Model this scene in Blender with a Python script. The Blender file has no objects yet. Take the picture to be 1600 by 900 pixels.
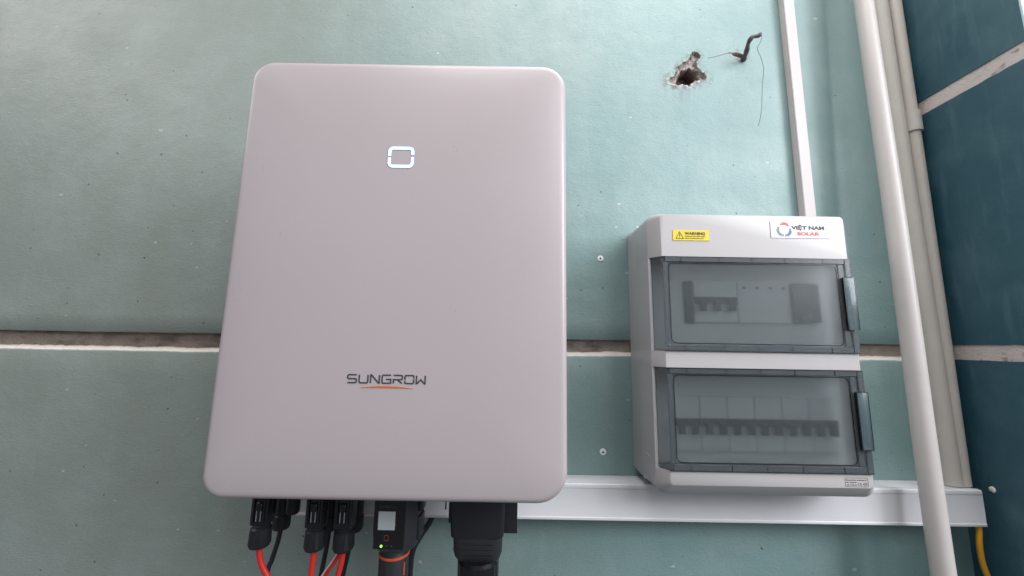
import bpy, bmesh, math, random
from mathutils import Vector, Matrix, noise
random.seed(7)
S = bpy.context.scene
COL = S.collection
mm = 0.001

# ------------------------------------------------------------------ camera
cam_d = bpy.data.cameras.new('camera'); cam = bpy.data.objects.new('camera', cam_d); COL.objects.link(cam)
cam_d.sensor_width = 36; cam_d.lens = 590/1600*36; cam_d.clip_start = .01; cam_d.clip_end = 100
ax = Vector((9.99866329e-01, -9.77932749e-04, 1.63207534e-02))
ay = Vector((-1.62902194e-02, -1.44886507e-01, 9.89314171e-01))
az = Vector((1.39717423e-03, -9.89447797e-01, -1.44883071e-01))
m = Matrix((ax, ay, az)).transposed().to_4x4(); m.translation = (0, -.62, 0)
cam.matrix_world = m
S.camera = cam

# ------------------------------------------------------------------ world and lamps
W = bpy.data.worlds.new('World'); S.world = W; W.use_nodes = True
bg = W.node_tree.nodes['Background']
# pale overcast sky over dim ground
wt = W.node_tree; tc = wt.nodes.new('ShaderNodeTexCoord'); sx_ = wt.nodes.new('ShaderNodeSeparateXYZ'); mr = wt.nodes.new('ShaderNodeMapRange'); mc = wt.nodes.new('ShaderNodeMix'); mc.data_type = 'RGBA'
wt.links.new(tc.outputs['Generated'], sx_.inputs[0]); wt.links.new(sx_.outputs['Z'], mr.inputs['Value'])
mr.inputs['From Min'].default_value = -.25; mr.inputs['From Max'].default_value = .35
mc.inputs[6].default_value = (.42, .43, .45, 1); mc.inputs[7].default_value = (.86, .93, 1, 1)
wt.links.new(mr.outputs[0], mc.inputs[0]); wt.links.new(mc.outputs[2], bg.inputs['Color'])
bg.inputs['Strength'].default_value = .35
def area(name, loc, target, sx, sy, power, color):
    d = bpy.data.lights.new(name, 'AREA'); d.shape = 'RECTANGLE'; d.size = sx; d.size_y = sy
    d.energy = power; d.color = color
    o = bpy.data.objects.new(name, d); COL.objects.link(o); o.location = loc
    o.rotation_euler = (Vector(target)-Vector(loc)).to_track_quat('-Z', 'Y').to_euler()
    return o
area('sky_opening_overhead', (.30, -.50, 1.45), (.1, -.1, .1), 1.7, .6, 20.5, (1, .965, .95))
area('sky_opening_right', (1.9, -1.15, .8), (.2, 0, 0), 1.0, 1.2, 45, (.92, .95, 1))
area('sky_opening_front', (1.5, -2.2, 1.6), (.1, 0, .1), 1.6, 1.4, 33, (.97, .98, 1))
area('sky_opening_left', (-2.4, -.70, 1.7), (-.1, -.1, .1), 1.2, 1.0, 14, (1, .96, .93))
S.view_settings.view_transform = 'Standard'; S.view_settings.look = 'None'
S.view_settings.exposure = .06; S.view_settings.gamma = 1
S.view_settings.use_curve_mapping = False
S.cycles.max_bounces = 12; S.cycles.transmission_bounces = 10; S.cycles.transparent_max_bounces = 12

# ------------------------------------------------------------------ material helpers
class NT:
    def __init__(s, name):
        s.m = bpy.data.materials.new(name); s.m.use_nodes = True; s.t = s.m.node_tree
        s.b = s.t.nodes['Principled BSDF']; s.out = s.t.nodes['Material Output']
        s.co = s.n('ShaderNodeTexCoord').outputs['Object']
    def n(s, k, **kw):
        x = s.t.nodes.new(k)
        for a, v in kw.items(): setattr(x, a, v)
        return x
    def l(s, a, b): s.t.links.new(a, b)
    def mapped(s, scale, loc=(0, 0, 0)):
        x = s.n('ShaderNodeMapping'); x.inputs['Scale'].default_value = scale; x.inputs['Location'].default_value = loc
        s.l(s.co, x.inputs['Vector']); return x.outputs['Vector']
    def noise(s, scale, detail=4, vec=None, rough=.55, dist=0):
        x = s.n('ShaderNodeTexNoise'); x.inputs['Scale'].default_value = scale
        x.inputs['Detail'].default_value = detail; x.inputs['Roughness'].default_value = rough
        x.inputs['Distortion'].default_value = dist
        s.l(vec or s.co, x.inputs['Vector']); return x.outputs['Fac']
    def ramp(s, fac, stops):
        x = s.n('ShaderNodeValToRGB'); r = x.color_ramp
        while len(r.elements) < len(stops): r.elements.new(.5)
        for e, (p, c) in zip(r.elements, stops):
            e.position = p; e.color = (c, c, c, 1) if isinstance(c, (int, float)) else (*c, 1)
        s.l(fac, x.inputs['Fac']); return x.outputs['Color']
    def mix(s, fac, a, b, mode='MIX'):
        x = s.n('ShaderNodeMix', data_type='RGBA', blend_type=mode)
        for sock, v in ((x.inputs[0], fac), (x.inputs[6], a), (x.inputs[7], b)):
            if isinstance(v, (int, float)): sock.default_value = v
            elif isinstance(v, tuple): sock.default_value = (*v, 1)
            else: s.l(v, sock)
        return x.outputs[2]
    def math(s, op, a, b=0.):
        x = s.n('ShaderNodeMath', operation=op)
        for sock, v in ((x.inputs[0], a), (x.inputs[1], b)):
            if isinstance(v, (int, float)): sock.default_value = v
            else: s.l(v, sock)
        return x.outputs[0]
    def bump(s, h, dist, strength=1, prev=None):
        x = s.n('ShaderNodeBump'); x.inputs['Distance'].default_value = dist; x.inputs['Strength'].default_value = strength
        s.l(h, x.inputs['Height'])
        if prev: s.l(prev, x.inputs['Normal'])
        s.l(x.outputs['Normal'], s.b.inputs['Normal']); return x.outputs['Normal']
    def base(s, c):
        if isinstance(c, tuple): s.b.inputs['Base Color'].default_value = (*c, 1)
        else: s.l(c, s.b.inputs['Base Color'])
    def set(s, **kw):
        for k, v in kw.items(): s.b.inputs[k.replace('_', ' ')].default_value = v

def plastic(name, col, rough=.4, grain=.0, gscale=2500, var=.04, spec=.5):
    a = NT(name)
    n = a.noise(35, 4)
    c2 = tuple(min(1, c*(1-var)) for c in col); c1 = tuple(min(1, c*(1+var)) for c in col)
    a.base(a.mix(n, c2, c1))
    a.l(a.math('MULTIPLY_ADD', a.noise(60, 3), .12), a.b.inputs['Roughness'])
    a.b.inputs['Roughness'].links[0].from_node.inputs[2].default_value = rough-.06
    a.b.inputs['Specular IOR Level'].default_value = spec
    if grain: a.bump(a.noise(gscale, 2), grain)
    return a.m

# main wall: satin teal paint rolled over rough render
def wall_paint(name, col, grey, pale, speck=True, scuff=.14):
    a = NT(name)
    big = a.noise(2.2, 3, a.mapped((1, 1, 1), (3.1, 0, 1.7)))
    c = a.mix(a.ramp(big, [(.35, 0.), (.68, .55)]), col, grey)
    if speck:   # dusty, faded paint over the left half of the wall
        sp0 = a.n('ShaderNodeSeparateXYZ'); a.l(a.co, sp0.inputs[0])
        mr0 = a.n('ShaderNodeMapRange'); mr0.inputs['From Min'].default_value = .30; mr0.inputs['From Max'].default_value = -.62
        mr0.interpolation_type = 'SMOOTHSTEP'
        a.l(a.math('ADD', sp0.outputs['X'], a.math('MULTIPLY', a.math('SUBTRACT', a.noise(3.5, 5), .5), .7)), mr0.inputs['Value'])
        c = a.mix(a.math('MULTIPLY', mr0.outputs[0], .85), c, (.285, .312, .278))
    mid = a.noise(11, 5)
    c = a.mix(a.ramp(mid, [(.42, 0.), (.8, .35)]), c, pale)
    streak = a.noise(1, 4, a.mapped((70, 70, 9)))
    c = a.mix(a.ramp(streak, [(.55, 0.), (.82, scuff)]), c, pale)
    fine = a.noise(420, 3)
    c = a.mix(.16, c, a.ramp(fine, [(.3, .1), (.7, .6)]), 'OVERLAY')
    if speck:
        v = a.n('ShaderNodeTexVoronoi'); v.inputs['Scale'].default_value = 26
        dis = a.n('ShaderNodeVectorMath', operation='ADD'); nz = a.n('ShaderNodeTexNoise'); nz.inputs['Scale'].default_value = 300
        sc = a.n('ShaderNodeVectorMath', operation='SCALE'); sc.inputs['Scale'].default_value = .0035
        a.l(a.co, nz.inputs['Vector']); a.l(nz.outputs['Color'], sc.inputs[0]); a.l(a.co, dis.inputs[0]); a.l(sc.outputs[0], dis.inputs[1])
        ds = a.n('ShaderNodeSeparateXYZ'); dc_ = a.n('ShaderNodeCombineXYZ'); a.l(dis.outputs[0], ds.inputs[0])
        a.l(ds.outputs['X'], dc_.inputs['X']); a.l(ds.outputs['Z'], dc_.inputs['Y'])
        v.voronoi_dimensions = '2D'; a.l(dc_.outputs[0], v.inputs['Vector'])
        sp = a.n('ShaderNodeSeparateColor'); a.l(v.outputs['Color'], sp.inputs[0])
        r = a.math('MULTIPLY', a.math('POWER', sp.outputs[0], 5), .045)
        dot = a.math('LESS_THAN', v.outputs['Distance'], r)
        c = a.mix(a.math('MULTIPLY', dot, .8), c, (.035, .04, .036))
        v2 = a.n('ShaderNodeTexVoronoi'); v2.inputs['Scale'].default_value = 19
        mp = a.n('ShaderNodeMapping'); mp.inputs['Scale'].default_value = (.7, 1.3, 1); mp.inputs['Location'].default_value = (5, 2, 8)
        v2.voronoi_dimensions = '2D'; a.l(dc_.outputs[0], mp.inputs[0]); a.l(mp.outputs[0], v2.inputs['Vector'])
        sp2 = a.n('ShaderNodeSeparateColor'); a.l(v2.outputs['Color'], sp2.inputs[0])
        dot2 = a.math('LESS_THAN', v2.outputs['Distance'], a.math('MULTIPLY', a.math('POWER', sp2.outputs[1], 7), .055))
        c = a.mix(a.math('MULTIPLY', dot2, .55), c, (.62, .62, .58))
        smudge = a.ramp(a.noise(7, 5, a.mapped((1, 1, .7), (2.3, 0, 5.1)), .65), [(.60, 0.), (.80, .30)])
        c = a.mix(smudge, c, (.12, .14, .135))
    # worn colour attribute around the hole, with painted shade at the hook
    at = a.n('ShaderNodeAttribute', attribute_name='wear_shade'); sw = a.n('ShaderNodeSeparateColor'); a.l(at.outputs['Color'], sw.inputs[0])
    plaster = a.mix(a.noise(260, 5), (.075, .05, .04), (.36, .29, .25))
    c = a.mix(sw.outputs[0], c, plaster)
    c = a.mix(sw.outputs[1], c, (.72, .72, .69))
    c = a.mix(sw.outputs[2], c, (.07, .035, .028))
    a.base(c)
    a.l(a.ramp(a.noise(14, 4), [(.3, .40), (.75, .56)]), a.b.inputs['Roughness'])
    a.set(Specular_IOR_Level=.8)
    h = a.noise(1, 5, a.mapped((170, 200, 420)), .6, .6)
    n1 = a.bump(h, .0008, .52)
    h2 = a.noise(24, 3)
    n2 = a.bump(h2, .003, .4, n1)
    if speck:
        a.bump(a.math('SUBTRACT', dot2, dot), .0008, .8, n2)
    return a.m

M = {}
M['wall'] = wall_paint('satin_teal_wall_paint', (.188, .308, .306), (.228, .32, .30), (.36, .45, .44))
M['pillar'] = wall_paint('dark_teal_wall_paint', (.014, .078, .114), (.019, .086, .118), (.15, .25, .28), False, .36)
M['lit_front'] = wall_paint('pale_blue_lit_front_paint', (.55, .68, .72), (.55, .66, .68), (.7, .75, .75), False)

a = NT('bare_cement_joint')
c = a.mix(a.noise(45, 6), (.15, .118, .10), (.38, .31, .27))
c = a.mix(a.ramp(a.noise(1, 5, a.mapped((28, 40, 60), (1, 0, 3))), [(.5, 0.), (.7, .75)]), c, (.07, .055, .048))
at = a.n('ShaderNodeAttribute', attribute_name='wear_shade'); sw = a.n('ShaderNodeSeparateColor'); a.l(at.outputs['Color'], sw.inputs[0])
c = a.mix(sw.outputs[1], c, a.mix(a.noise(80, 4), (.70, .62, .56), (.88, .82, .77)))
a.base(c); a.set(Roughness=.8); a.bump(a.noise(300, 5), .0016)
M['joint'] = a.m

a = NT('cream_cement_joint')
c = a.mix(a.noise(30, 6), (.52, .45, .42), (.70, .63, .60))
c = a.mix(a.ramp(a.noise(38, 5, None, .6, 1), [(.58, 0.), (.72, .8)]), c, (.12, .09, .08))
a.base(c); a.set(Roughness=.8); a.bump(a.noise(300, 5), .0015); M['cream_joint'] = a.m

# powder-coated inverter housing
a = NT('powder_coated_pinkish_grey')
c = a.mix(a.noise(1800, 2), (.418, .361, .371), (.506, .446, .456))
c = a.mix(a.ramp(a.noise(5, 3), [(.3, 0.), (.8, .12)]), c, (.56, .53, .53))
a.base(c); a.set(Specular_IOR_Level=.6); a.l(a.ramp(a.noise(9, 6, None, .65), [(.3, .27), (.75, .38)]), a.b.inputs['Roughness']); a.bump(a.noise(1500, 2), .00010, .6)
M['housing'] = a.m
M['cast'] = plastic('grey_cast_aluminium', (.33, .33, .34), .55, .0002, 900)
M['abs'] = plastic('white_grey_enclosure_plastic', (.475, .452, .450), .36, .00003, 1500, .02)
M['abs_in'] = plastic('light_grey_inner_plastic', (.80, .81, .82), .5)
M['pvc'] = plastic('warm_white_pvc_pipe', (.575, .535, .51), .40, .00006, 400, .06)
M['pvc_dull'] = plastic('grey_white_pvc_pipe', (.555, .515, .465), .48, .00006, 400, .08)
M['trunk'] = plastic('white_pvc_trunking', (.73, .725, .75), .42, .00003, 900, .03)
M['duct'] = plastic('cream_white_mini_trunking', (.55, .505, .50), .42, .00003, 900, .03)
M['black'] = plastic('black_matt_plastic', (.012, .013, .017), .5, .00008, 1800, .2)
M['black_gloss'] = plastic('black_gloss_plastic', (.010, .010, .013), .26, 0, 900, .1)
M['charcoal'] = plastic('charcoal_plastic', (.022, .025, .030), .5, .00006, 1500, .15)
M['cable_black'] = plastic('black_cable_sheath', (.016, .018, .024), .48, .00005, 900, .2)
M['red'] = plastic('red_cable_sheath', (.62, .028, .022), .42, .00005, 700, .12)
M['yellow'] = plastic('yellow_cable_sheath', (.62, .31, .018), .5, .00008, 500, .12)
M['orange'] = plastic('orange_seal_rubber', (.62, .09, .03), .45)
M['pale_glint'] = plastic('pale_glint_plastic', (.30, .31, .33), .25)
M['dim_orange'] = plastic('dim_orange_print', (.22, .045, .02), .5)
M['ink_grey'] = plastic('dark_grey_print', (.055, .052, .060), .5)
M['ink_black'] = plastic('black_print', (.02, .02, .025), .5)
M['ink_faint'] = plastic('faint_grey_print', (.045, .045, .048), .5)
M['ink_orange'] = plastic('orange_print', (.66, .13, .02), .5)
M['ink_red'] = plastic('red_print', (.62, .10, .06), .5)
M['ink_blue'] = plastic('blue_print', (.03, .13, .38), .5)
M['ink_green'] = plastic('grey_green_print', (.12, .22, .19), .5)
M['sticker_yellow'] = plastic('yellow_sticker_vinyl', (.80, .60, .02), .35)
M['sticker_white'] = plastic('white_sticker_vinyl', (.68, .645, .665), .4)
M['label_paper'] = plastic('pale_label_paper', (.50, .54, .55), .5)
M['rust'] = plastic('dull_rusty_steel', (.10, .085, .085), .6, .0006, 220, .4)
M['wire'] = plastic('dark_wire', (.035, .035, .035), .5)
M['plug'] = plastic('white_nylon_wall_plug', (.80, .80, .78), .5, .0002, 500)
M['dark_hole'] = plastic('dark_screw_hole', (.015, .012, .012), .7)
M['metal'] = plastic('zinc_rail', (.5, .5, .52), .35)
M['metal'].node_tree.nodes['Principled BSDF'].inputs['Metallic'].default_value = .9
def emis(name, col, st):
    a = NT(name); a.base((.02, .02, .02)); a.b.inputs['Emission Color'].default_value = (*col, 1)
    a.b.inputs['Emission Strength'].default_value = st; return a.m
M['led'] = emis('glowing_blue_white_led', (.62, .90, 1.0), 1.9)
M['led_green'] = emis('glowing_green_led', (.45, 1.0, .12), 1.3)
M['led_halo'] = plastic('blue_grey_led_halo_paint', (.36, .42, .66), .35)

# smoked frosted polycarbonate
def smoked(name, haze, tint, rough, hazecol):
    a = NT(name)
    a.set(Base_Color=(*tint, 1), Transmission_Weight=1., Roughness=rough, IOR=1.25)
    a.bump(a.noise(900, 2), .00005)
    d = a.n('ShaderNodeBsdfPrincipled'); d.inputs['Roughness'].default_value = .30
    cc = a.mix(a.noise(6, 3), tuple(x*.85 for x in hazecol), tuple(x*1.15 for x in hazecol))
    a.l(cc, d.inputs['Base Color'])
    mx = a.n('ShaderNodeMixShader'); mx.inputs[0].default_value = haze
    a.l(a.b.outputs[0], mx.inputs[1]); a.l(d.outputs[0], mx.inputs[2]); a.l(mx.outputs[0], a.out.inputs[0])
    return a.m
M['smoke'] = smoked('smoked_frosted_polycarbonate', .32, (.84, .872, .88), .258, (.110, .128, .136))
M['smoke_edge'] = smoked('smoked_polycarbonate_rim', .55, (.78, .82, .86), .2, (.10, .118, .13))
M['smoke_tab'] = smoked('smoked_polycarbonate_latch', .55, (.86, .92, .93), .05, (.10, .155, .165))

# ------------------------------------------------------------------ object helpers
def mk(name, bm, mat, parent=None, smooth=None, loc=None):
    bmesh.ops.recalc_face_normals(bm, faces=bm.faces)
    me = bpy.data.meshes.new(name); bm.to_mesh(me); bm.free()
    if smooth is not None:
        for p in me.polygons: p.use_smooth = True
        me.set_sharp_from_angle(angle=math.radians(smooth))
    for x in (mat if isinstance(mat, list) else [mat]): me.materials.append(x)
    o = bpy.data.objects.new(name, me); COL.objects.link(o)
    if parent: o.parent = parent; o.matrix_parent_inverse = Matrix.Translation(-parent.location)
    if loc: o.location = loc
    return o
def thing(name, label, cat, loc=(0, 0, 0), group=None):
    o = bpy.data.objects.new(name, None); COL.objects.link(o); o.location = loc
    o.empty_display_size = .02
    return tag(o, label, cat, group)
def tag(o, label, cat, group=None):
    o['label'] = label; o['category'] = cat
    if group: o['group'] = group
    return o
def box(x0, x1, y0, y1, z0, z1, bev=0, seg=2, bm=None):
    b = bmesh.new()
    bmesh.ops.create_cube(b, size=1)
    for v in b.verts:
        v.co = Vector(((x0+x1)/2+v.co.x*(x1-x0), (y0+y1)/2+v.co.y*(y1-y0), (z0+z1)/2+v.co.z*(z1-z0)))*mm
    if bev: bmesh.ops.bevel(b, geom=b.edges[:], offset=bev*mm, segments=seg, affect='EDGES', profile=.5)
    if bm is None: return b
    me = bpy.data.meshes.new('t'); b.to_mesh(me); b.free(); bm.from_mesh(me); bpy.data.meshes.remove(me); return bm
def rr(x0, x1, z0, z1, r, n=8):
    """rounded rectangle in X-Z, r may be a 4-tuple (tr, tl, bl, br)"""
    if not isinstance(r, tuple): r = (r,)*4
    p = []
    for k, (cx, cz, q) in enumerate(((x1, z1, r[0]), (x0, z1, r[1]), (x0, z0, r[2]), (x1, z0, r[3]))):
        sx = -1 if cx == x1 else 1; sz = -1 if cz == z1 else 1
        for i in range(n+1):
            t = math.radians(90*k+90*i/n)
            p.append((cx+sx*q+q*math.cos(t), cz+sz*q+q*math.sin(t)))
    return p
def loft(loops, cap0=True, cap1=True, bm=None, close=True):
    """loops: lists of (x,y,z) in mm"""
    bm = bm or bmesh.new()
    vs = [[bm.verts.new(Vector(p)*mm) for p in L] for L in loops]
    n = len(vs[0])
    for a, b in zip(vs, vs[1:]):
        for i in range(n if close else n-1):
            j = (i+1) % n
            bm.faces.new((a[i], a[j], b[j], b[i]))
    if cap0: bm.faces.new(vs[0])
    if cap1: bm.faces.new(vs[-1][::-1])
    return bm
def cat_path(pts, step=8):
    P = [Vector(p) for p in pts]
    if len(P) == 2: return P
    out = []
    Q = [P[0]*2-P[1]]+P+[P[-1]*2-P[-2]]
    for i in range(1, len(Q)-2):
        p0, p1, p2, p3 = Q[i-1:i+3]
        for k in range(step):
            t = k/step
            out.append(.5*((2*p1)+(p2-p0)*t+(2*p0-5*p1+4*p2-p3)*t*t+(3*p1-p0-3*p2+p3)*t**3))
    out.append(P[-1]); return out
def tube(pts, r, seg=20, step=8, bm=None):
    P = cat_path(pts, step); loops = []
    ref = Vector((.31, .9, .17))
    for i, p in enumerate(P):
        d = (P[min(i+1, len(P)-1)]-P[max(i-1, 0)]).normalized()
        u = ref.cross(d).normalized(); v = d.cross(u)
        rad = r(i/(len(P)-1)) if callable(r) else r
        loops.append([tuple(p+u*rad*math.cos(2*math.pi*k/seg)+v*rad*math.sin(2*math.pi*k/seg)) for k in range(seg)])
    return loft(loops, bm=bm)
def lathe(axis_pts, radii, seg=28, flute=0, nfl=12, bm=None):
    """stack of rings along a path"""
    P = [Vector(p) for p in axis_pts]; loops = []
    d = (P[-1]-P[0]).normalized(); u = (Vector((0, 1, 0)) if abs(d.y) < .9 else Vector((1, 0, 0))).cross(d).normalized(); v = d.cross(u)
    for p, r in zip(P, radii):
        L = []
        for k in range(seg):
            t = 2*math.pi*k/seg
            q = r*(1-(flute if (k % 4) == 0 else 0))
            L.append(tuple(p+u*q*math.cos(t)+v*q*math.sin(t)))
        loops.append(L)
    return loft(loops, bm=bm)
def ribbon(bm, pts, w, y, t=.25, closed=False):
    """mitred flat stroke in the X-Z plane, y = its back, t = thickness towards the camera (all mm)"""
    P = [Vector((a, b)) for a, b in pts]; n = len(P); Lf, Rt = [], []
    for i in range(n):
        a = P[i-1] if (i > 0 or closed) else None; b = P[(i+1) % n] if (i < n-1 or closed) else None
        d1 = (P[i]-a).normalized() if a is not None else None; d2 = (b-P[i]).normalized() if b is not None else None
        if d1 is None: d1 = d2
        if d2 is None: d2 = d1
        n1 = Vector((-d1.y, d1.x)); n2 = Vector((-d2.y, d2.x)); mt = (n1+n2)
        mt = mt.normalized() if mt.length > 1e-6 else n1
        k = min(2.2, 1/max(.3, mt.dot(n1))); ww = w[i] if isinstance(w, list) else w
        Lf.append(P[i]+mt*k*ww/2); Rt.append(P[i]-mt*k*ww/2)
    f = lambda q, yy: bm.verts.new(Vector((q.x, yy, q.y))*mm)
    A = [f(q, y) for q in Lf]; B = [f(q, y) for q in Rt]; C = [f(q, y-t) for q in Lf]; D = [f(q, y-t) for q in Rt]
    for i in range(n if closed else n-1):
        j = (i+1) % n
        for q in ((C[i], C[j], D[j], D[i]), (A[i], A[j], C[j], C[i]), (B[i], D[i], D[j], B[j])): bm.faces.new(q)
    if not closed:
        bm.faces.new((A[0], C[0], D[0], B[0])); bm.faces.new((A[-1], B[-1], D[-1], C[-1]))
    return bm
def text(name, s, x, z, y, size, mat, parent, sx=1., bold=0., align='LEFT', rot=0., width=None):
    c = bpy.data.curves.new(name, 'FONT'); c.body = s; c.size = size*mm; c.offset = bold*mm; c.extrude = .06*mm; c.align_x = align
    c.resolution_u = 3
    t = bpy.data.objects.new(name, c); COL.objects.link(t)
    bpy.context.view_layer.update()
    me = bpy.data.meshes.new_from_object(t.evaluated_get(bpy.context.evaluated_depsgraph_get()))
    bpy.data.objects.remove(t); bpy.data.curves.remove(c)
    if width:
        xs = [v.co.x for v in me.vertices]; sx = width*mm/(max(xs)-min(xs)); off = min(xs)
    else: off = 0
    R = Matrix.Rotation(rot, 3, 'Y')
    for v in me.vertices:
        q = Vector(((v.co.x-off)*sx, -v.co.z, v.co.y)); v.co = R@q+Vector((x, y, z))*mm
    me.materials.clear(); me.materials.append(mat); me.name = name
    o = bpy.data.objects.new(name, me); COL.objects.link(o)
    if parent: o.parent = parent; o.matrix_parent_inverse = Matrix.Translation(-parent.location)
    return o

# ------------------------------------------------------------------ main wall (height field, mm)
hole_out = [(324, 533), (330, 531), (336, 523), (328, 513), (327, 501), (334, 494), (344, 485), (342, 476), (333, 475), (323, 471), (312, 462), (302, 466), (293, 463), (280, 466), (273, 469), (277, 476), (287, 486), (294, 502), (311, 516)]
hole_in = [(301, 498), (316, 503), (329, 494), (333, 480), (322, 473.5), (312, 464.5), (302, 468.5), (293, 466), (292, 480)]
hook_hole = [(392, 531), (400, 533), (412, 530), (419, 527), (420, 519), (412, 516), (402, 523), (394, 526)]
def sd(P, x, z):
    d = 1e9; ins = False; n = len(P)
    for i in range(n):
        x1, z1 = P[i]; x2, z2 = P[(i+1) % n]
        ex, ez = x2-x1, z2-z1; t = max(0, min(1, ((x-x1)*ex+(z-z1)*ez)/(ex*ex+ez*ez)))
        d = min(d, math.hypot(x-x1-ex*t, z-z1-ez*t))
        if (z1 > z) != (z2 > z) and x < (x2-x1)*(z-z1)/(z2-z1)+x1: ins = not ins
    return d if ins else -d
def wallfun(x, z):
    """depth into the wall (+) in mm and wear colour (plaster, chalk, dark with painted shade)"""
    y = 0; w = [0, 0, 0]
    nz = lambda s, o=0: noise.noise(Vector((x/s+o, z/s, o)))
    if 255 < x < 365 and 445 < z < 550:
        j = nz(2.4)*2.6+nz(7., 4)*3.2
        a = sd(hole_out, x, z)+j; b = sd(hole_in, x, z)+j*.6
        if a > 0:
            y = min(a*1.1, 4.5)+nz(2.5, 3)*1.2+abs(nz(6, 7))*2; w[0] = min(1, a/1.2)
            if z < 475 and a < 4: w[1] = .6*(1-a/4); y *= .5
        elif a > -4:
            y = -.7*(1+a/4)+nz(2.2, 5)*.5*(1+a/4)
            w[1] = max(0, (.34 if z < 476 else .12)*(1+a/4)+nz(3, 9)*.5*(1+a/4))
        if a < 1: w[2] = max(w[2], max(0, .95*(1-abs(a)/(17 if z < 490 else 10)))*max(0, .42+nz(8, 6)+.9*nz(2.6, 8)))
        if b > 0:
            y += min(22, b*4.5)+nz(4, 2)*2; w[2] = min(1, b/4.5)
    if 340 < x < 440 and 495 < z < 545:
        a = sd(hook_hole, x, z)+nz(2.5)*1.5
        if a > 0: y += min(a*1.2, 5); w[0] = max(w[0], min(1, a)); w[2] = max(w[2], min(.8, a/6))
        elif a > -3: y -= .5*(1+a/3); w[1] = max(w[1], .2*(1+a/3))
        if a < 0: w[2] = max(w[2], .8*max(0, 1+a/12)*max(0, .4+nz(6, 1)))  # dark smudge paints the shadow of the steel stub onto the wall
    return y, w
def fine_axis(a, b, c0, c1, coarse, fine):
    v = []; x = a
    while x < b-1e-6:
        v.append(x); x += fine if c0 <= x < c1 else coarse
        if v[-1] < c0 < x: x = c0
    v.append(b); return v
wall = thing('painted_wall', 'teal painted rendered wall with a horizontal groove and a broken hole, behind the inverter', 'wall', (-.3, 0, 0))
def top_lip(x): return 8+1.1*noise.noise(Vector((x/90, 3, 0)))+.5*noise.noise(Vector((x/9, 3, 0)))
def bot_lip(x):
    s = max(0, min(1, (x+200)/400))
    return -21.5+4*s+1.0*noise.noise(Vector((x/70, 8, 0)))+.8*noise.noise(Vector((x/7, 8, 0)))
def sheet(name, X, Zf, fun, mat):
    bm = bmesh.new(); lay = bm.verts.layers.float_color.new('wear_shade'); G = []
    for x in X:
        row = []
        for z in Zf(x):
            y, w = fun(x, z); v = bm.verts.new(Vector((x, y, z))*mm); v[lay] = (*w, 1); row.append(v)
        G.append(row)
    for a, b in zip(G, G[1:]):
        for i in range(len(a)-1): bm.faces.new((a[i], b[i], b[i+1], a[i+1]))
    return mk(name, bm, mat, wall, smooth=60)
XU = fine_axis(-1500, 698, 258, 432, 12, 1.05)
ZU = fine_axis(8, 1500, 452, 542, 30, 1.0)
sheet('painted_panel', XU, lambda x: [top_lip(x)]+[top_lip(x)+1.5]+ZU[1:], lambda x, z: ((wallfun(x, z)) if z > top_lip(x)+.1 else (1.2, [0, 0, 0])), M['wall'])
XL = fine_axis(-1500, 698, 900, 900, 6, 1)
def low(x, z):
    t = bot_lip(x)-z
    return (.8*max(0, 1-t/2.5) if t < 2.5 else 0), [0, .35*max(0, 1-t/2.) if t < 2 else 0, 0]
sheet('painted_panel', XL, lambda x: [bot_lip(x), bot_lip(x)-1, bot_lip(x)-2.5, -60, -150, -400, -1500], low, M['wall'])
def jf(x):
    s = max(0, min(1, (x+200)/400)); d = 9-3.5*s; b = bot_lip(x); nb = 1.6*noise.noise(Vector((x/45, 1, 9)))+1.2*noise.noise(Vector((x/8, 4, 9))); t = top_lip(x)
    return [(t, 1.2, 0), (t-.4, d*.9, 0), (t-6, d, 0), (b+6.8+nb, d+.4, 0), (b+5.6+nb, d*.85, .7), (b+3, d*.45, 1), (b, .8, 1)]
bm = bmesh.new(); lay = bm.verts.layers.float_color.new('wear_shade'); G = []
for x in XL:
    row = []
    for z, y, w in jf(x):
        v = bm.verts.new(Vector((x, y+.5*noise.noise(Vector((x/5, z/4, 2))), z))*mm); v[lay] = (0, w, 0, 1); row.append(v)
    G.append(row)
for a_, b_ in zip(G, G[1:]):
    for i in range(len(a_)-1): bm.faces.new((a_[i], b_[i], b_[i+1], a_[i+1]))
mk('groove', bm, M['joint'], wall, smooth=50)
# solid backing so that the wall is a real thickness
mk('core', box(-1500, 698, 40, 120, -1500, 1500), M['joint'], wall)

# pillar on the right: cement core, dark teal panels proud of it
pil = thing('pillar', 'dark teal rendered pillar with cream joints at the right edge', 'pillar', (.9, -.03, 0))
mk('core', box(699.5, 1400, -156.5, 119, -1500, 1500), M['cream_joint'], pil)
def ppanel(z0, z1, zz=None):
    b = bmesh.new(); n = 14
    F = []
    for i in range(n+1):
        y = -158+158.5*i/n
        lo = z0+noise.noise(Vector((i*.9, z0, 0)))*1.2; hi = z1+noise.noise(Vector((i*.9, z1, 3)))*1.2
        F.append([(698, y, lo), (698, y, hi), (700.5, y, hi+.3), (700.5, y, lo-.3)])
    loft(F, bm=b); mk('painted_panel', b, M['pillar'], pil)
ppanel(-1500, -14); ppanel(9, 399); ppanel(424, 1500)
mk('front_panel', box(698.3, 1400, -160.5, -157.2, -1500, 1500, .8), M['lit_front'], pil)  # pillar front coloured pale to imitate bright light falling on it

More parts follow.
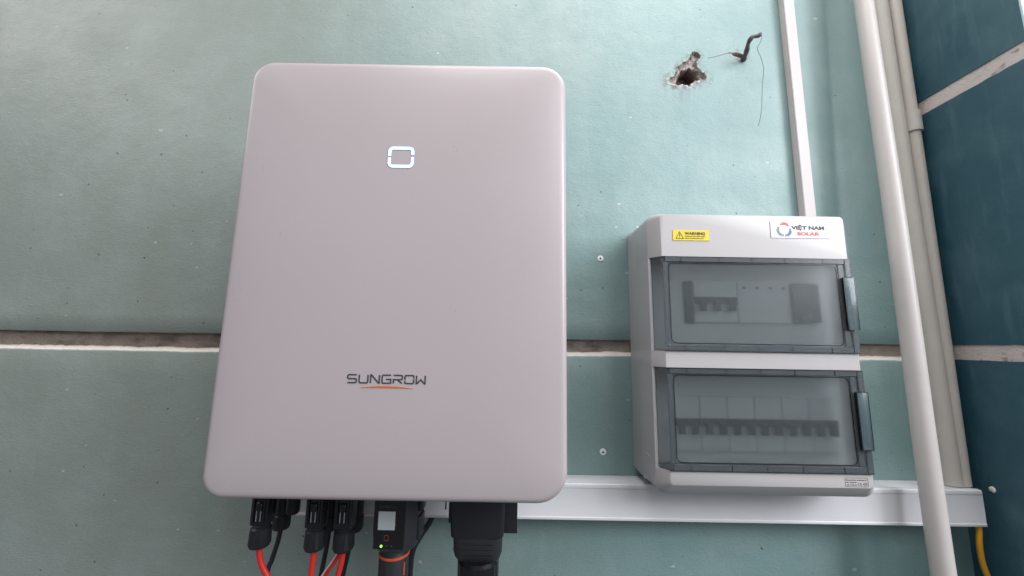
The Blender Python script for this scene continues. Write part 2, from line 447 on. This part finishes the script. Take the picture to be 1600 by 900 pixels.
# ------------------------------------------------------------------ inverter
inv = thing('solar_inverter', 'large pinkish grey inverter with glowing square light and SUNGROW logo on teal wall', 'inverter', (-.129, -.10, .086))
X0, X1, Z0, Z1 = -325.5, 62, -167, 341.5
def il(o, y, ro=0):
    r = (30-ro, 27-ro, 24-ro, 33-ro)
    r = tuple(max(3, q) for q in r)
    return [(x, y, z) for x, z in rr(X0+o, X1-o, Z0+o, Z1-o, r, 10)]
prof = [(9, -140, 6), (3, -141, 2), (0, -146, 0), (0, -188, 0), (.25, -191.2, .3), (1, -194.2, .9), (2.3, -196.8, 2), (4.1, -198.8, 3.2), (6.4, -199.5, 4.6), (9.2, -199.9, 7), (24, -201.1, 12), (50, -202.1, 14), (90, -202.65, 16), (140, -202.8, 18), (175, -202.9, 20)]
b = loft([il(*q) for q in prof])
FY = -202.9
mk('front_cover', b, M['housing'], inv, smooth=40)
b = loft([[(x, y, z) for x, z in rr(X0+o, X1-o, Z0+o, Z1-o, 22, 6)] for o, y in ((12, -142), (8, -136), (8, -60), (14, -52), (14, -28))])
mk('rear_casing', b, M['cast'], inv, smooth=40)
for i in range(14):
    x = X0+30+i*23.5
    mk('heat_sink_fin', box(x, x+3, -30, -8, Z0+40, Z1-40), M['cast'], inv)
mk('wall_bracket', box(X0+60, X1-60, -8.5, -.5, 150, 260, 1), M['cast'], inv)
# status light: rounded square ring in two pieces with slanted gaps
def ringpts(x0, x1, z0, z1, r, a, bb, n=60):
    P = rr(x0, x1, z0, z1, r, 6); L = len(P); d = [0]
    for i in range(L): d.append(d[-1]+math.dist(P[i], P[(i+1) % L]))
    T = d[-1]; out = []
    for k in range(n+1):
        s = (a+(bb-a)*k/n) % 1*T
        for i in range(L):
            if d[i] <= s <= d[i+1]+1e-9:
                t = (s-d[i])/max(1e-9, d[i+1]-d[i]); p, q = P[i], P[(i+1) % L]
                out.append((p[0]+(q[0]-p[0])*t, p[1]+(q[1]-p[1])*t)); break
    return out
lx0, lx1, lz0, lz1 = -147.0, -120.0, 203, 225.6
# rr starts at right side, top; go counter-clockwise
for A, B in ((-.045, .408), (.432, .925)):
    b = bmesh.new(); ribbon(b, ringpts(lx0, lx1, lz0, lz1, 4.2, A, B), 3.2, -202.5, .75); mk('status_light', b, M['led'], inv)
for A, B in ((-.045, .408), (.432, .925)):
    b = bmesh.new(); ribbon(b, ringpts(lx0-.1, lx1+.1, lz0-.1, lz1+.1, 4.4, A-.006, B+.006), 4.6, -202.6, .45); mk('painted_halo', b, M['led_halo'], inv)  # wider blue-grey band paints the glow around the status light
# logo
G_ = {'S': [[(1, 1), (.1, 1), (0, .88), (0, .6), (.1, .5), (.9, .5), (1, .4), (1, .12), (.9, 0), (0, 0)]],
      'U': [[(0, 1), (0, .12), (.1, 0), (.9, 0), (1, .12), (1, 1)]],
      'N': [[(0, 0), (0, 1), (.08, 1), (.92, 0), (1, 0), (1, 1)]],
      'G': [[(1, 1), (.1, 1), (0, .88), (0, .12), (.1, 0), (1, 0), (1, .48), (.45, .48)]],
      'R': [[(0, 1), (.9, 1), (1, .9), (1, .56), (.9, .46), (0, .46), (0, 0)], [(.52, .36), (1, 0)]],
      'O': [[(1, .66), (1, .9), (.9, 1), (.1, 1), (0, .9), (0, .45)], [(0, .33), (0, .1), (.1, 0), (.9, 0), (1, .1), (1, .54)]],
      'W': [[(0, 1), (0, 0), (.08, 0), (.5, .5), (.92, 0), (1, 0), (1, 1)]]}
def logo(word, x0, x1, z0, z1, w, y, mat, parent, t=.25):
    n = len(word); pitch = (x1-x0)/n; lw = pitch*.76
    for i, ch in enumerate(word):
        b = bmesh.new()
        for st in G_[ch]: ribbon(b, [(x0+pitch*i+p*lw, z0+q*(z1-z0)) for p, q in st], w, y, t)
        mk('letter', b, mat, parent)
logo('SUNGROW', -176, -89.5, -44.6, -36.2, 1.45, -202.5, M['ink_grey'], inv, .6)
b = bmesh.new(); N = 22; pts = []; ws = []
for i in range(N+1):
    t = i/N; pts.append((-162+57*t, -49.6+1.0*math.sin(math.pi*t)-.2*t)); ws.append(.12+1.7*math.sin(math.pi*t)**.8)
ribbon(b, pts, ws, -202.5, .6); mk('swoosh', b, M['ink_orange'], inv)

# ------------------------------------------------------------------ horizontal trunking
tr = thing('horizontal_trunking', 'white plastic cable trunking running along the wall under inverter and switch box', 'trunking', (.2, 0, -.225))
def extr(sec, xa, xb, bev=0):
    b = loft([[(x, y, z) for y, z in sec] for x in (xa, xb)])
    if bev: bmesh.ops.bevel(b, geom=b.edges[:], offset=bev*mm, segments=2, affect='EDGES', profile=.5)
    return b
mk('channel', extr([(-.5, -199.5), (-35, -199.5), (-35, -246), (-.5, -246)], -303, 680, .6), M['trunk'], tr, smooth=40)
mk('lid', extr([(-33, -198.6), (-39, -198.6), (-40, -200), (-40.2, -204.5), (-39.6, -205), (-39.6, -243.5), (-40.4, -244.2), (-40.4, -247.4), (-38, -248), (-34, -247.6), (-34, -246.6), (-37.5, -246), (-37.5, -201.5), (-33, -200.2)], -304, 681, .25), M['trunk'], tr, smooth=30)

# small vertical trunking above the switch box
vt = thing('vertical_trunking', 'narrow cream vertical trunking entering the top of the switch box', 'trunking', (.496, 0, .5))
b = loft([[(x, y, z) for x, y in [(487, -.5), (487, -9), (487.4, -9.4), (487, -9.8), (487, -13.5), (488, -14.2), (505, -14.2), (506, -13.2), (506, -.5)]] for z in (188.5, 1300)])
mk('channel', b, M['duct'], vt, smooth=30)

# ------------------------------------------------------------------ pipes in the corner
def P1(z): # (x,y): leans off the wall as it comes down
    t = (620-z)/950
    return (596-22*t+1.2*math.sin(z/140), -50-24*t, z)
p1 = mk('conduit_pipe', tube([P1(z) for z in (1300, 1000, 750, 500, 250, 50, -150, -400, -800, -1300)], 12.6, 32, 6), M['pvc'], smooth=60)
tag(p1, 'front white conduit pipe crossing over the end of the horizontal trunking', 'pipe', 'white conduit pipes in the corner')
p2 = mk('conduit_pipe', tube([(656, -16.5, 1300), (656, -16.5, 500), (660, -17, 100), (662, -17.5, -198.3)], 13.4, 32, 6), M['pvc_dull'], smooth=60)
tag(p2, 'middle conduit pipe behind the front one, ending on the trunking top', 'pipe', 'white conduit pipes in the corner')
p3 = thing('conduit_pipe', 'conduit pipe with a coupling tight in the corner beside the dark pillar', 'pipe', (.681, -.013, 0), 'white conduit pipes in the corner')
mk('tube', tube([(682.5, -20, 1300), (681.5, -20, 500), (679.5, -20, 100), (677, -20, -198.2)], 9.6, 28, 6), M['pvc_dull'], p3, smooth=60)
mk('coupling', lathe([(681.6, -20, 367), (681.6, -20, 368), (681.6, -20, 404), (681.6, -20, 405)], [10.2, 12.2, 12.2, 10.2]), M['pvc_dull'], p3, smooth=40)

# ------------------------------------------------------------------ switch box
sb = thing('switch_box', 'light grey wall switch box with two smoked windows and Việt Nam Solar sticker', 'switch box', (.333, 0, 0))
def cl(x0, x1, z0, z1, y, r): return [(x, y, z) for x, z in rr(x0, x1, z0, z1, r, 5)]
b = loft([cl(193, 473, -194, 189, -.5, 13), cl(193, 473, -194, 189, -42, 13), cl(195, 471, -192, 187, -44, 12)])
mk('base', b, M['abs'], sb, smooth=35)
def bar(z0, z1, za, zb, top, bot):
    """z0,z1 body range; za,zb front range; rounded outer corners of 12 where top/bot"""
    R = (13 if top else .01, 13 if top else .01, 13 if bot else .01, 13 if bot else .01)
    r = (6 if top else .01, 6 if top else .01, 5 if bot else .01, 5 if bot else .01)
    b = loft([cl(191, 475, z0, z1, -46, R), cl(191, 475, z0, z1, -95.6, R), cl(191.8, 474.2, z0+(1 if bot else 0), z1-(.4 if top else 0), -97, R),
              cl(204, 462.5, za-(1 if bot else 0), zb+(.4 if top else 0), -109.4, r), cl(205.5, 461, za, zb, -110.2, r)])
    return b
mk('top_rail', bar(122.6, 187, 122.6, 183, True, False), M['abs'], sb, smooth=28)
mk('middle_rail', bar(-28, -6.6, -28, -6.6, False, False), M['abs'], sb, smooth=28)
mk('bottom_rail', bar(-190, -157.6, -174.5, -157.6, False, True), M['abs'], sb, smooth=28)
for za, zb in ((-6.8, 122.8), (-157.8, -27.8)):
    mk('side_wall', box(191.05, 194.5, -97.0, -46, za, zb, .3), M['abs'], sb)
    mk('side_wall', box(471.5, 474.95, -97.0, -46, za, zb, .3), M['abs'], sb)
mk('inner_plate', box(193, 473, -47.5, -44.6, -188, 185), M['abs_in'], sb)
mk('latch_recess', box(190.2, 191.4, -80, -60, -176, -148, .3), M['abs'], sb)
# smoked windows
def window(z0, z1, tab0, tab1):
    sec = [(195, -97.4), (204.2, -110.6), (463, -111.2), (465, -110.4), (471, -103.5), (469.6, -102.2), (463, -108.9), (205.4, -108.3), (196.6, -96.0)]
    # pane: centre of the window, frame pieces around it, thin black gasket line between
    px0, px1, pz0, pz1 = 213.5, 444, z0+10.3, z1-9.3
    w = mk('window', loft([[(x, y, z) for x, y in sec] for z in (z0, z1)]), M['smoke'], sb)
    def sub(nm, bm_, mt, sm=None):
        o = mk(nm, bm_, mt, None, sm); o.parent = w; o.matrix_parent_inverse = w.matrix_world.inverted(); return o
    g = bmesh.new(); ribbon(g, rr(px0, px1, pz0, pz1, 7, 6), 1.1, -111.2, .5, True); sub('gasket', g, M['black_gloss'])
    # rim pieces: shallow raised segments between ribs
    ticks = [231, 283, 328, 373.5, 426]
    for (a_, c_) in ((z1-7.5, z1-.3), (z0+.4, z0+8.2)):
        xs = [208.5]+ticks+[455]
        for xa, xb in zip(xs, xs[1:]):
            sub('rim_segment', box(xa+.35, xb-.35, -112.4, -111.25, a_, c_, .25, 1), M['smoke_edge'])
    for xt in ticks:
        for (a_, c_) in ((z1-7.5, z1-.8), (z0+.8, z0+8.2)):
            sub('rim_rib', box(xt-.3, xt+.3, -112.7, -111.25, a_, c_), M['black_gloss'])
    sub('rim_segment', box(205.5, 212.4, -112.1, -111.25, z0+9, z1-8.4, .25, 1), M['smoke_edge'])
    sub('rim_segment', box(445.6, 452.5, -112.1, -111.25, z0+9, z1-8.4, .25, 1), M['smoke_edge'])
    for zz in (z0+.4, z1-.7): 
        g = bmesh.new(); box(205, 463, -112.6, -109.5, zz-.25, zz+.55, 0, bm=g); sub('edge_shadow_strip', g, M['black_gloss'])  # solid black strip stands in for shade along the window edge
    # right hand flange with the latch
    sub('flange', box(455.5, 462.4, -112.6, -111.3, z0+1, tab0-1.5, .25, 1), M['smoke_edge'])
    sub('flange', box(455.5, 462.4, -112.6, -111.3, tab1+1.5, z1-1, .25, 1), M['smoke_edge'])
    return w
window(-6.4, 122.4, 25, 95.5)
window(-157.4, -28.2, -127.3, -56)
for z0, z1 in ((25, 95.5), (-127.3, -56)):
    l = mk('latch', box(449, 462.6, -116.5, -113.2, z0, z1, .7, 2), M['smoke_tab'], sb, smooth=40)
    for q in (box(448.0, 449.2, -116, -112.8, z0+.5, z1-.5), box(449.2, 462.8, -116.7, -112.9, z1-.3, z1+.3), box(449.2, 462.8, -116.7, -112.9, z0-.3, z0+.3), box(462.3, 462.9, -116.7, -112.9, z0, z1)):
        o = mk('latch_edge', q, M['black_gloss']); o.parent = l
# what is mounted inside; a white cover plate leaves only the module fronts showing
for z0, z1 in ((-5, 33.6), (92.4, 121), (-156, -140.5), (-67.5, -29.5)): mk('cover_plate', box(195, 471, -80.5, -78.5, z0, z1), M['abs_in'], sb)
for x0, x1, z0, z1 in ((195, 245.6, 33.6, 92.4), (436.5, 471, 33.6, 92.4), (195, 221.6, -140.5, -67.5), (446.6, 471, -140.5, -67.5)): mk('cover_plate', box(x0, x1, -80.5, -78.5, z0, z1), M['abs_in'], sb)
for z in (62, -104): mk('mounting_rail', box(205, 462, -54, -48, z-17, z+17, .5), M['metal'], sb)
def breaker(x0, x1, z0, z1, ntog, toggles=True, dark=False):
    yb, yf = -54.5, -84
    b = mk('circuit_breaker', box(x0+.3, x1-.3, yf, yb, z0, z1, .6), M['black'] if dark else M['abs_in'], sb)
    if toggles:
        w = (x1-x0)/ntog; zc = (z0+z1)/2
        o = mk('slot', box(x0+.5, x1-.5, yf-2, yf+.5, zc-3, zc+7), M['black']); o.parent = b
        for i in range(ntog):
            o = mk('toggle', box(x0+w*(i+.28), x0+w*(i+.74), yf-7, yf-2.1, zc-13, zc+2, .5), M['black']); o.parent = b
    else:
        for i in range(ntog):
            w = (x1-x0)/ntog
            c = bmesh.new(); lathe([(x0+w*(i+.5), yf-.2, z1-8), (x0+w*(i+.5), yf-1, z1-8)], [2.2, 2.2], 12, bm=c); o = mk('terminal_screw', c, M['black']); o.parent = b
breaker(246, 258, 32, 93, 1, False, True)
breaker(259, 321, 34, 92, 3)
breaker(322, 397, 34, 92, 4, False)
mk('energy_meter', box(398, 436, -88, -54.5, 36, 90, 1), M['black_gloss'], sb)
for i in range(6): breaker(222+i*37.4, 222+(i+1)*37.4-.4, -140, -68, 2)
# printing and stickers
mk('warning_sticker', box(222, 272.3, -110.9, -110.25, 145.4, 160.2), M['sticker_yellow'], sb)
ws_ = [o for o in COL.objects if o.name == 'warning_sticker'][0]
def kid(o, p): o.parent = p; return o
b = bmesh.new(); ribbon(b, [(226, 148), (236.5, 148), (231.25, 157.6)], .75, -110.85, .25, True); kid(mk('hazard_triangle', b, M['ink_black']), ws_)
kid(mk('exclamation_mark', box(230.9, 231.7, -111.1, -110.8, 151, 155), M['ink_black']), ws_); kid(mk('exclamation_mark', box(230.9, 231.7, -111.1, -110.8, 149.2, 150.1), M['ink_black']), ws_)
kid(text('warning_lettering', 'WARNING', 238.3, 153.4, -111, 5.6, M['ink_black'], None, bold=.24, width=28.5), ws_)
kid(text('small_lettering', 'Disconnect the mains supply', 238.6, 150.7, -111, 2.1, M['ink_black'], None, bold=.06, width=28), ws_)
kid(text('small_lettering', 'before removing this cover', 238.6, 147.8, -111, 2.1, M['ink_black'], None, bold=.06, width=26), ws_)
st = mk('company_sticker', box(358.8, 441.2, -110.9, -110.25, 151.2, 175.6), M['sticker_white'], sb)
kid(text('company_lettering', 'VIỆT NAM', 387.6, 163.7, -111, 6.9, M['ink_black'], None, bold=.32, width=46), st)
kid(text('company_lettering', 'SOLAR', 395, 155.4, -111, 6.2, M['ink_red'], None, bold=.30, width=31.5), st)
# round emblem of three dotted arcs
for a0, a1, mt in ((38, 125, 'ink_red'), (152, 262, 'ink_green'), (275, 372, 'ink_blue')):
    b = bmesh.new(); n = 9
    for ringi, (r0, r1) in enumerate(((7.1, 8.3), (8.6, 9.7), (9.95, 10.8))):
        for i in range(n):
            if ringi == 2 and (i < 2 or i > n-3): continue
            t0 = math.radians(a0+(a1-a0)*(i+.1)/n); t1 = math.radians(a0+(a1-a0)*(i+.85)/n)
            c4 = [(377.5+r*math.cos(t), 163+r*math.sin(t)) for r, t in ((r0, t0), (r1, t0), (r1, t1), (r0, t1))]
            vs = [b.verts.new(Vector((x, yy, z))*mm) for yy in (-110.85, -111.1) for x, z in c4]
            b.faces.new(vs[4:]); [b.faces.new((vs[k], vs[(k+1) % 4], vs[(k+1) % 4+4], vs[k+4])) for k in range(4)]
    kid(mk('emblem_arc', b, M[mt]), st)
# rating label printed on the bottom rail
b = bmesh.new(); ribbon(b, rr(426.6, 455.4, -172.8, -162.4, 1, 3), .45, -110.1, .25, True); rl = mk('rating_label', b, M['ink_grey'], sb)
for s_, x, z, sz, wd in (('Executive standard:', 427.8, -165.6, 2.3, 26), ('IEC 60670-24', 428.4, -168.5, 1.9, 12.5), ('GB 17466.24', 428.4, -171.4, 1.9, 12.5), ('C€', 442.3, -171.2, 4.0, 5.2)):
    kid(text('label_lettering', s_ if s_ != 'C€' else 'CE', x, z, -110.25, sz, M['ink_grey'], None, bold=.05, width=wd), rl)
b = bmesh.new(); ribbon(b, [(451.6+2.3*math.cos(t*.5236), -169.8+1.9*math.sin(t*.5236)) for t in range(12)], .4, -110.1, .25, True); kid(mk('approval_mark', b, M['ink_grey']), rl)
kid(text('label_lettering', 'CCC', 449.9, -170.4, -110.25, 1.9, M['ink_grey'], None, bold=.08, width=3.3), rl)

# ------------------------------------------------------------------ inverter connectors and cables
def connector(x, y, zt, zb, r, long_, cable, mat, label, lean=0):
    t = thing('solar_cable', label, 'cable', (x*mm, y*mm, zb*mm), 'solar cables plugged in under the inverter')
    if long_:
        zm = zb+26
        b = bmesh.new(); box(x-r*.92+lean*.6, x+r*.92+lean*.6, y-r*.8, y+r*.8, zm+1, zt, 2.2, 2, bm=b)
        for s in (-1, 1):
            box(x+s*r*.55-1.1+lean*.7, x+s*r*.55+1.1+lean*.7, y-r*.98, y-r*.7, zt-54, zt-2, .5, 1, bm=b)
            box(x+s*r*1.0-1.4+lean*.6, x+s*r*1.0+1.4+lean*.6, y-3, y+3, zt-26, zt-4, .7, 1, bm=b)
        box(x-r*.35+lean*.6, x+r*.35+lean*.6, y-r*1.0, y-r*.7, zt-40, zt-30, 1, 1, bm=b)
        for k in range(5): box(x-r*.30+lean*.7, x+r*.30+lean*.7, y-r*.84, y-r*.78, zt-12-k*7-2.2, zt-12-k*7, .3, 1, bm=b)
        mk('plug_body', b, M['black_gloss'], t, smooth=40)
        for s in (-1, 1): mk('painted_glint', box(x+s*r*.22-.45+lean*.7, x+s*r*.22+.45+lean*.7, y-r*.93, y-r*.80, zt-52, zt-36, .2, 1), M['pale_glint'], t)  # pale strips that paint glints onto the glossy plug
        mk('collar', lathe([(x+lean*.3, y, zm+2), (x+lean*.3, y, zm+.5), (x+lean*.3, y, zm-2)], [r*.72, r*.86, r*.80]), M['black'], t, smooth=35)
        mk('cap_nut', lathe([(x+lean*.2, y, zm-1.5), (x+lean*.2, y, zm-3.5), (x, y, zb+5), (x, y, zb+1.5), (x, y, zb)], [r*.8, r*1.0, r*1.06, r*.93, r*.62], 40, .045), M['black'], t, smooth=25)
    else:
        mk('plug_body', lathe([(x+lean, y, zt), (x+lean*.6, y, zb+20), (x+lean*.5, y, zb+19), (x, y, zb+5), (x, y, zb+1.5), (x, y, zb)], [r*.9, r*.95, r*1.04, r*1.02, r*.9, r*.5], 40, .04), M['black'], t, smooth=25)
    mk('sheath', tube(cable, 3.3 if mat == 'red' else 3.0, 16, 6), M[mat], t, smooth=60)
    return t
# front row stands 500 mm from the lens plane (y=-120), rear row y=-80
connector(-303, -120, -165, -250, 11.6, True, [(-303, -120, -242), (-302, -120, -256), (-297, -119, -272), (-286, -116, -292), (-268, -110, -330), (-255, -100, -420)], 'red',
          'leftmost red cable in a long black connector under the inverter', 2)
connector(-235.5, -120, -165, -252, 11.6, True, [(-236, -120, -242), (-236, -120, -260), (-237, -120, -285), (-238, -118, -330), (-240, -110, -420)], 'red',
          'middle red cable hanging straight down from its black connector', 0)
connector(-200.5, -120, -165, -252.5, 11.8, True, [(-200, -120, -242), (-201, -120, -262), (-205, -120, -285), (-210, -118, -330), (-214, -110, -420)], 'red',
          'rightmost red cable below its black connector, beside the dongle', 0)
connector(-302, -78, -165, -249, 10.6, False, [(-302, -78, -246), (-304, -78, -262), (-309, -79, -285), (-314, -80, -310), (-318, -80, -420)], 'cable_black',
          'leftmost black cable, crossing behind the leftmost red one', 0)
connector(-238, -76, -165, -250, 11.0, False, [(-238, -78, -246), (-239, -78, -265), (-243, -79, -300), (-247, -80, -330), (-250, -80, -420)], 'cable_black',
          'middle black cable hanging between two red cables', 0)
connector(-205.5, -78, -165, -250, 11.6, False, [(-205, -78, -246), (-208, -78, -262), (-214, -80, -300), (-217, -80, -330), (-220, -80, -420)], 'cable_black',
          'rightmost black cable, from the short connector nearest the dongle', 0)
# empty capped socket
cp = mk('socket_cap', lathe([(-283, -88, -163), (-283, -88, -222), (-283, -88, -224.5)], [8.4, 8.4, 7], 24), M['black'], smooth=30); tag(cp, 'short empty black socket cap right of the leftmost connector pair', 'socket cap')
# thin red-white earth lead behind the rightmost red cable
lead = mk('thin_red_cable', tube([(-206, -96, -250), (-214, -98, -268), (-228, -100, -290), (-240, -100, -320), (-246, -100, -420)], 2.9, 14, 6), M['red'], smooth=60); tag(lead, 'red cable slanting down to the left behind the rightmost red connector', 'cable')
lead2 = mk('thin_white_lead', tube([(-210, -106, -256), (-219, -106, -272), (-232, -107, -293), (-243, -106, -330), (-250, -100, -420)], 1.0, 10, 6), M['sticker_white'], smooth=60); tag(lead2, 'thin white strand beside the slanting red cable', 'cable')

# communication dongle
dg = thing('wireless_dongle', 'black communication dongle with blank square label and green light under inverter', 'dongle', (-.137, -.13, -.21))
b = loft([[(x, y, z) for x, y in ((x0, -115), (x0, -134), (x0+4, -139.5), (-121.5, -139.5), (-110, -131), (-108, -115), (-110, -102), (x0+4, -102))] for x0, z in ((-161, -163), (-161, -225), (-160.3, -232), (-158.5, -239), (-155, -243))])
for v in b.verts:
    if v.co.z < -.231:
        k = (-.231-v.co.z)/.012; v.co.x += (-.138-v.co.x)*.10*k
bmesh.ops.bevel(b, geom=[e for e in b.edges if e.is_boundary is False and e.calc_face_angle(0) > .5], offset=.0012, segments=2, affect='EDGES')
mk('body', b, M['charcoal'], dg, smooth=35)
mk('face_plate', box(-158, -123, -140.4, -139.2, -240, -163, .3), M['black_gloss'], dg)
mk('side_clip', box(-111, -104.5, -126, -108, -205, -170, 2), M['charcoal'], dg, smooth=40)
mk('side_clip', box(-112, -106, -128, -106, -236, -209, 2), M['charcoal'], dg, smooth=40)
mk('label', box(-153.4, -133.6, -140.9, -140.35, -219, -198.8), M['label_paper'], dg)
logo('SUNGROW', -153.6, -132, -195, -192.4, .5, -140.3, M['ink_faint'], dg, .2)
mk('indicator_light', lathe([(-148.3, -140.2, -236.6), (-148.3, -141, -236.6)], [1.5, 1.5], 16), M['led_green'], dg)
for x in (-142.3, -136.3): mk('indicator_symbol', lathe([(x, -140.2, -236.4), (x, -140.6, -236.4)], [1.1, 1.1], 12), M['ink_faint'], dg)
for A, B in ((-.04, .40), (.46, .90)):
    b = bmesh.new(); ribbon(b, ringpts(-145.2, -140.4, -230.6, -225, 1.2, A, B, 24), .8, -140.3, .3); mk('ring_symbol', b, M['dim_orange'], dg)
CX, CY = -137.6, -122
mk('neck', lathe([(CX, CY, -241), (CX, CY, -249), (CX, CY, -251)], [16.5, 16.5, 17.5]), M['black'], dg, smooth=35)
mk('seal_ring', lathe([(CX, CY, -250.5), (CX, CY, -251), (CX, CY, -253.2), (CX, CY, -253.7)], [17, 17.9, 17.9, 17], 40), M['orange'], dg, smooth=50)
mk('lock_nut', lathe([(CX, CY, -253.6), (CX, CY, -256), (CX, CY, -300), (CX, CY, -304)], [17, 17.4, 17.4, 15], 48, .02), M['charcoal'], dg, smooth=20)
mk('lock_mark', box(CX+14.2, CX+15.8, CY-10.2, CY-8.6, -272, -258, .4), M['orange'], dg)
dc = mk('dongle_lead', tube([(CX, CY, -304), (CX, CY, -340), (CX+5, CY+5, -420)], 3.5, 16), M['cable_black'], dg)

# black cable dropping from below the trunking
bc = mk('black_cable', tube([(-110, -18, -240), (-116, -18, -262), (-129, -18, -282), (-140, -18, -305), (-142, -18, -345), (-141, -18, -450)], 4.1, 18, 8), M['cable_black'], smooth=60)
tag(bc, 'black cable curving down from the trunking just right of the dongle', 'cable')

# AC connector
ac = thing('mains_connector', 'bulky black mains connector with cable gland under the right half of inverter', 'connector', (-.034, -.12, -.22))
def ring(x0, x1, y0, y1, z, r): return [(x, y, z) for x, y in rr(x0, x1, y0, y1, r, 4)]
b = loft([ring(-70.5, -4.5, -138, -100, -163, 5), ring(-70.5, -4.5, -138, -100, -200, 5), ring(-69, -5.5, -138, -100, -224, 6), ring(-68.5, -6, -138, -100, -228, 7)])
mk('housing', b, M['black'], ac, smooth=35)
b = loft([ring(-66.5, -7.5, -136, -102, -228, 8), ring(-65.5, -7.5, -136, -102, -246, 9), ring(-64, -9.5, -134, -104, -253, 10), ring(-59, -14, -131, -107, -259, 10)])
mk('gland_body', b, M['charcoal'], ac, smooth=35)
for i in range(3): mk('grip_rib', box(-60, -18, -137, -135.4, -236-i*5.4, -234.4-i*5.4, .4, 1), M['black'], ac)
mk('gland_nut', lathe([(-36, -119, -256), (-36, -119, -259), (-36, -119, -292), (-36, -119, -296)], [22, 25, 24.8, 20], 48, .03), M['black_gloss'], ac, smooth=20)
mk('mounting_flange', box(-6.5, 10.5, -121, -117, -229.5, -163, .5), M['black'], ac)
mk('release_clip', box(-73, -69, -128, -112, -216, -168, 1.2), M['black'], ac, smooth=40)
b = bmesh.new(); ribbon(b, [(-78, -163), (-78, -204)], 1.6, -118, 2); mk('lever', b, M['black'], ac)
mk('sheath', tube([(-36, -119, -294), (-36, -118, -330), (-38, -110, -450)], 11, 20), M['cable_black'], ac, smooth=60)

# yellow cable from the trunking end
yc = mk('yellow_cable', tube([(674.5, -30, -236), (674, -35, -250), (671, -36, -266), (670, -36, -280), (671.5, -36, -300), (677, -37, -330), (684, -40, -420)], 3.4, 16, 6), M['yellow'], smooth=60)
tag(yc, 'yellow cable hanging from the right end of the trunking', 'cable')

# ------------------------------------------------------------------ small things on the wall
hk = thing('bent_steel_hook', 'bent rusty steel stub sticking out of the wall near the hole', 'steel hook', (.415, 0, .522))
mk('stub', tube([(415, 4, 519), (411, -8, 517), (405, -24, 516), (403, -33, 523), (406, -39, 528.5), (415, -41, 530), (419.5, -42, 533.5)], lambda t: 4.3-1.3*t+.5*math.sin(t*23), 14, 8), M['rust'], hk, smooth=60)
hw = mk('thin_wire', tube([(418, -42, 533), (421.4, -41, 528), (418, -40, 517), (412.5, -40, 506), (417, -40, 490), (420, -40, 473.4), (418.5, -40, 455), (416.2, -40, 441), (413.5, -40, 418), (411.6, -40, 400), (408, -40, 380), (403.1, -40, 362.9)], .38, 8, 6), M['wire'], smooth=60)
tag(hw, 'thin dark wire dangling from the bent steel stub', 'wire')
sw_ = mk('wall_string', tube([(350, -.3, 521), (362, -.5, 524), (378, -.5, 529), (389, -.8, 532), (398, -.4, 531)], .45, 8, 6), M['label_paper'], smooth=60)
tag(sw_, 'pale string painted onto the wall between the hole and the steel stub', 'string')
for (x, z, lab) in ((146.6, 143.2, 'white wall plug above the groove, between inverter and switch box'), (145.2, -165.3, 'white wall plug just above the trunking, between inverter and switch box')):
    t = thing('wall_plug', lab, 'wall plug', (x*mm, 0, z*mm), 'wall plugs between inverter and switch box')
    mk('flange', lathe([(x, .5, z), (x, -.9, z), (x, -1.2, z)], [5.2, 5.0, 4.0], 18), M['plug'], t, smooth=40)
    b = loft([[(x+2.4*math.cos(k), -1.3, z-.2+2.4*math.sin(k)) for k in (math.pi/2, math.pi*7/6, math.pi*11/6)], [(x+2.2*math.cos(k), -1.15, z-.2+2.2*math.sin(k)) for k in (math.pi/2, math.pi*7/6, math.pi*11/6)]])
    mk('screw_hole', b, M['dark_hole'], t)
# plug blob on the pillar
b = bmesh.new(); bmesh.ops.create_icosphere(b, subdivisions=2, radius=1)
yy = -620+698/1.2013; zz = -340.2*(698/1.2013)/1000
for v in b.verts:
    k = 1+.25*noise.noise(v.co*1.7); v.co = Vector((697.6-1.6*v.co.x*k*1, yy+4.2*v.co.y*k, zz+4.4*v.co.z*k))*mm
pb = mk('plaster_blob', b, M['plug'], smooth=60); tag(pb, 'small white blob of filler on the dark pillar right of the trunking', 'filler blob')
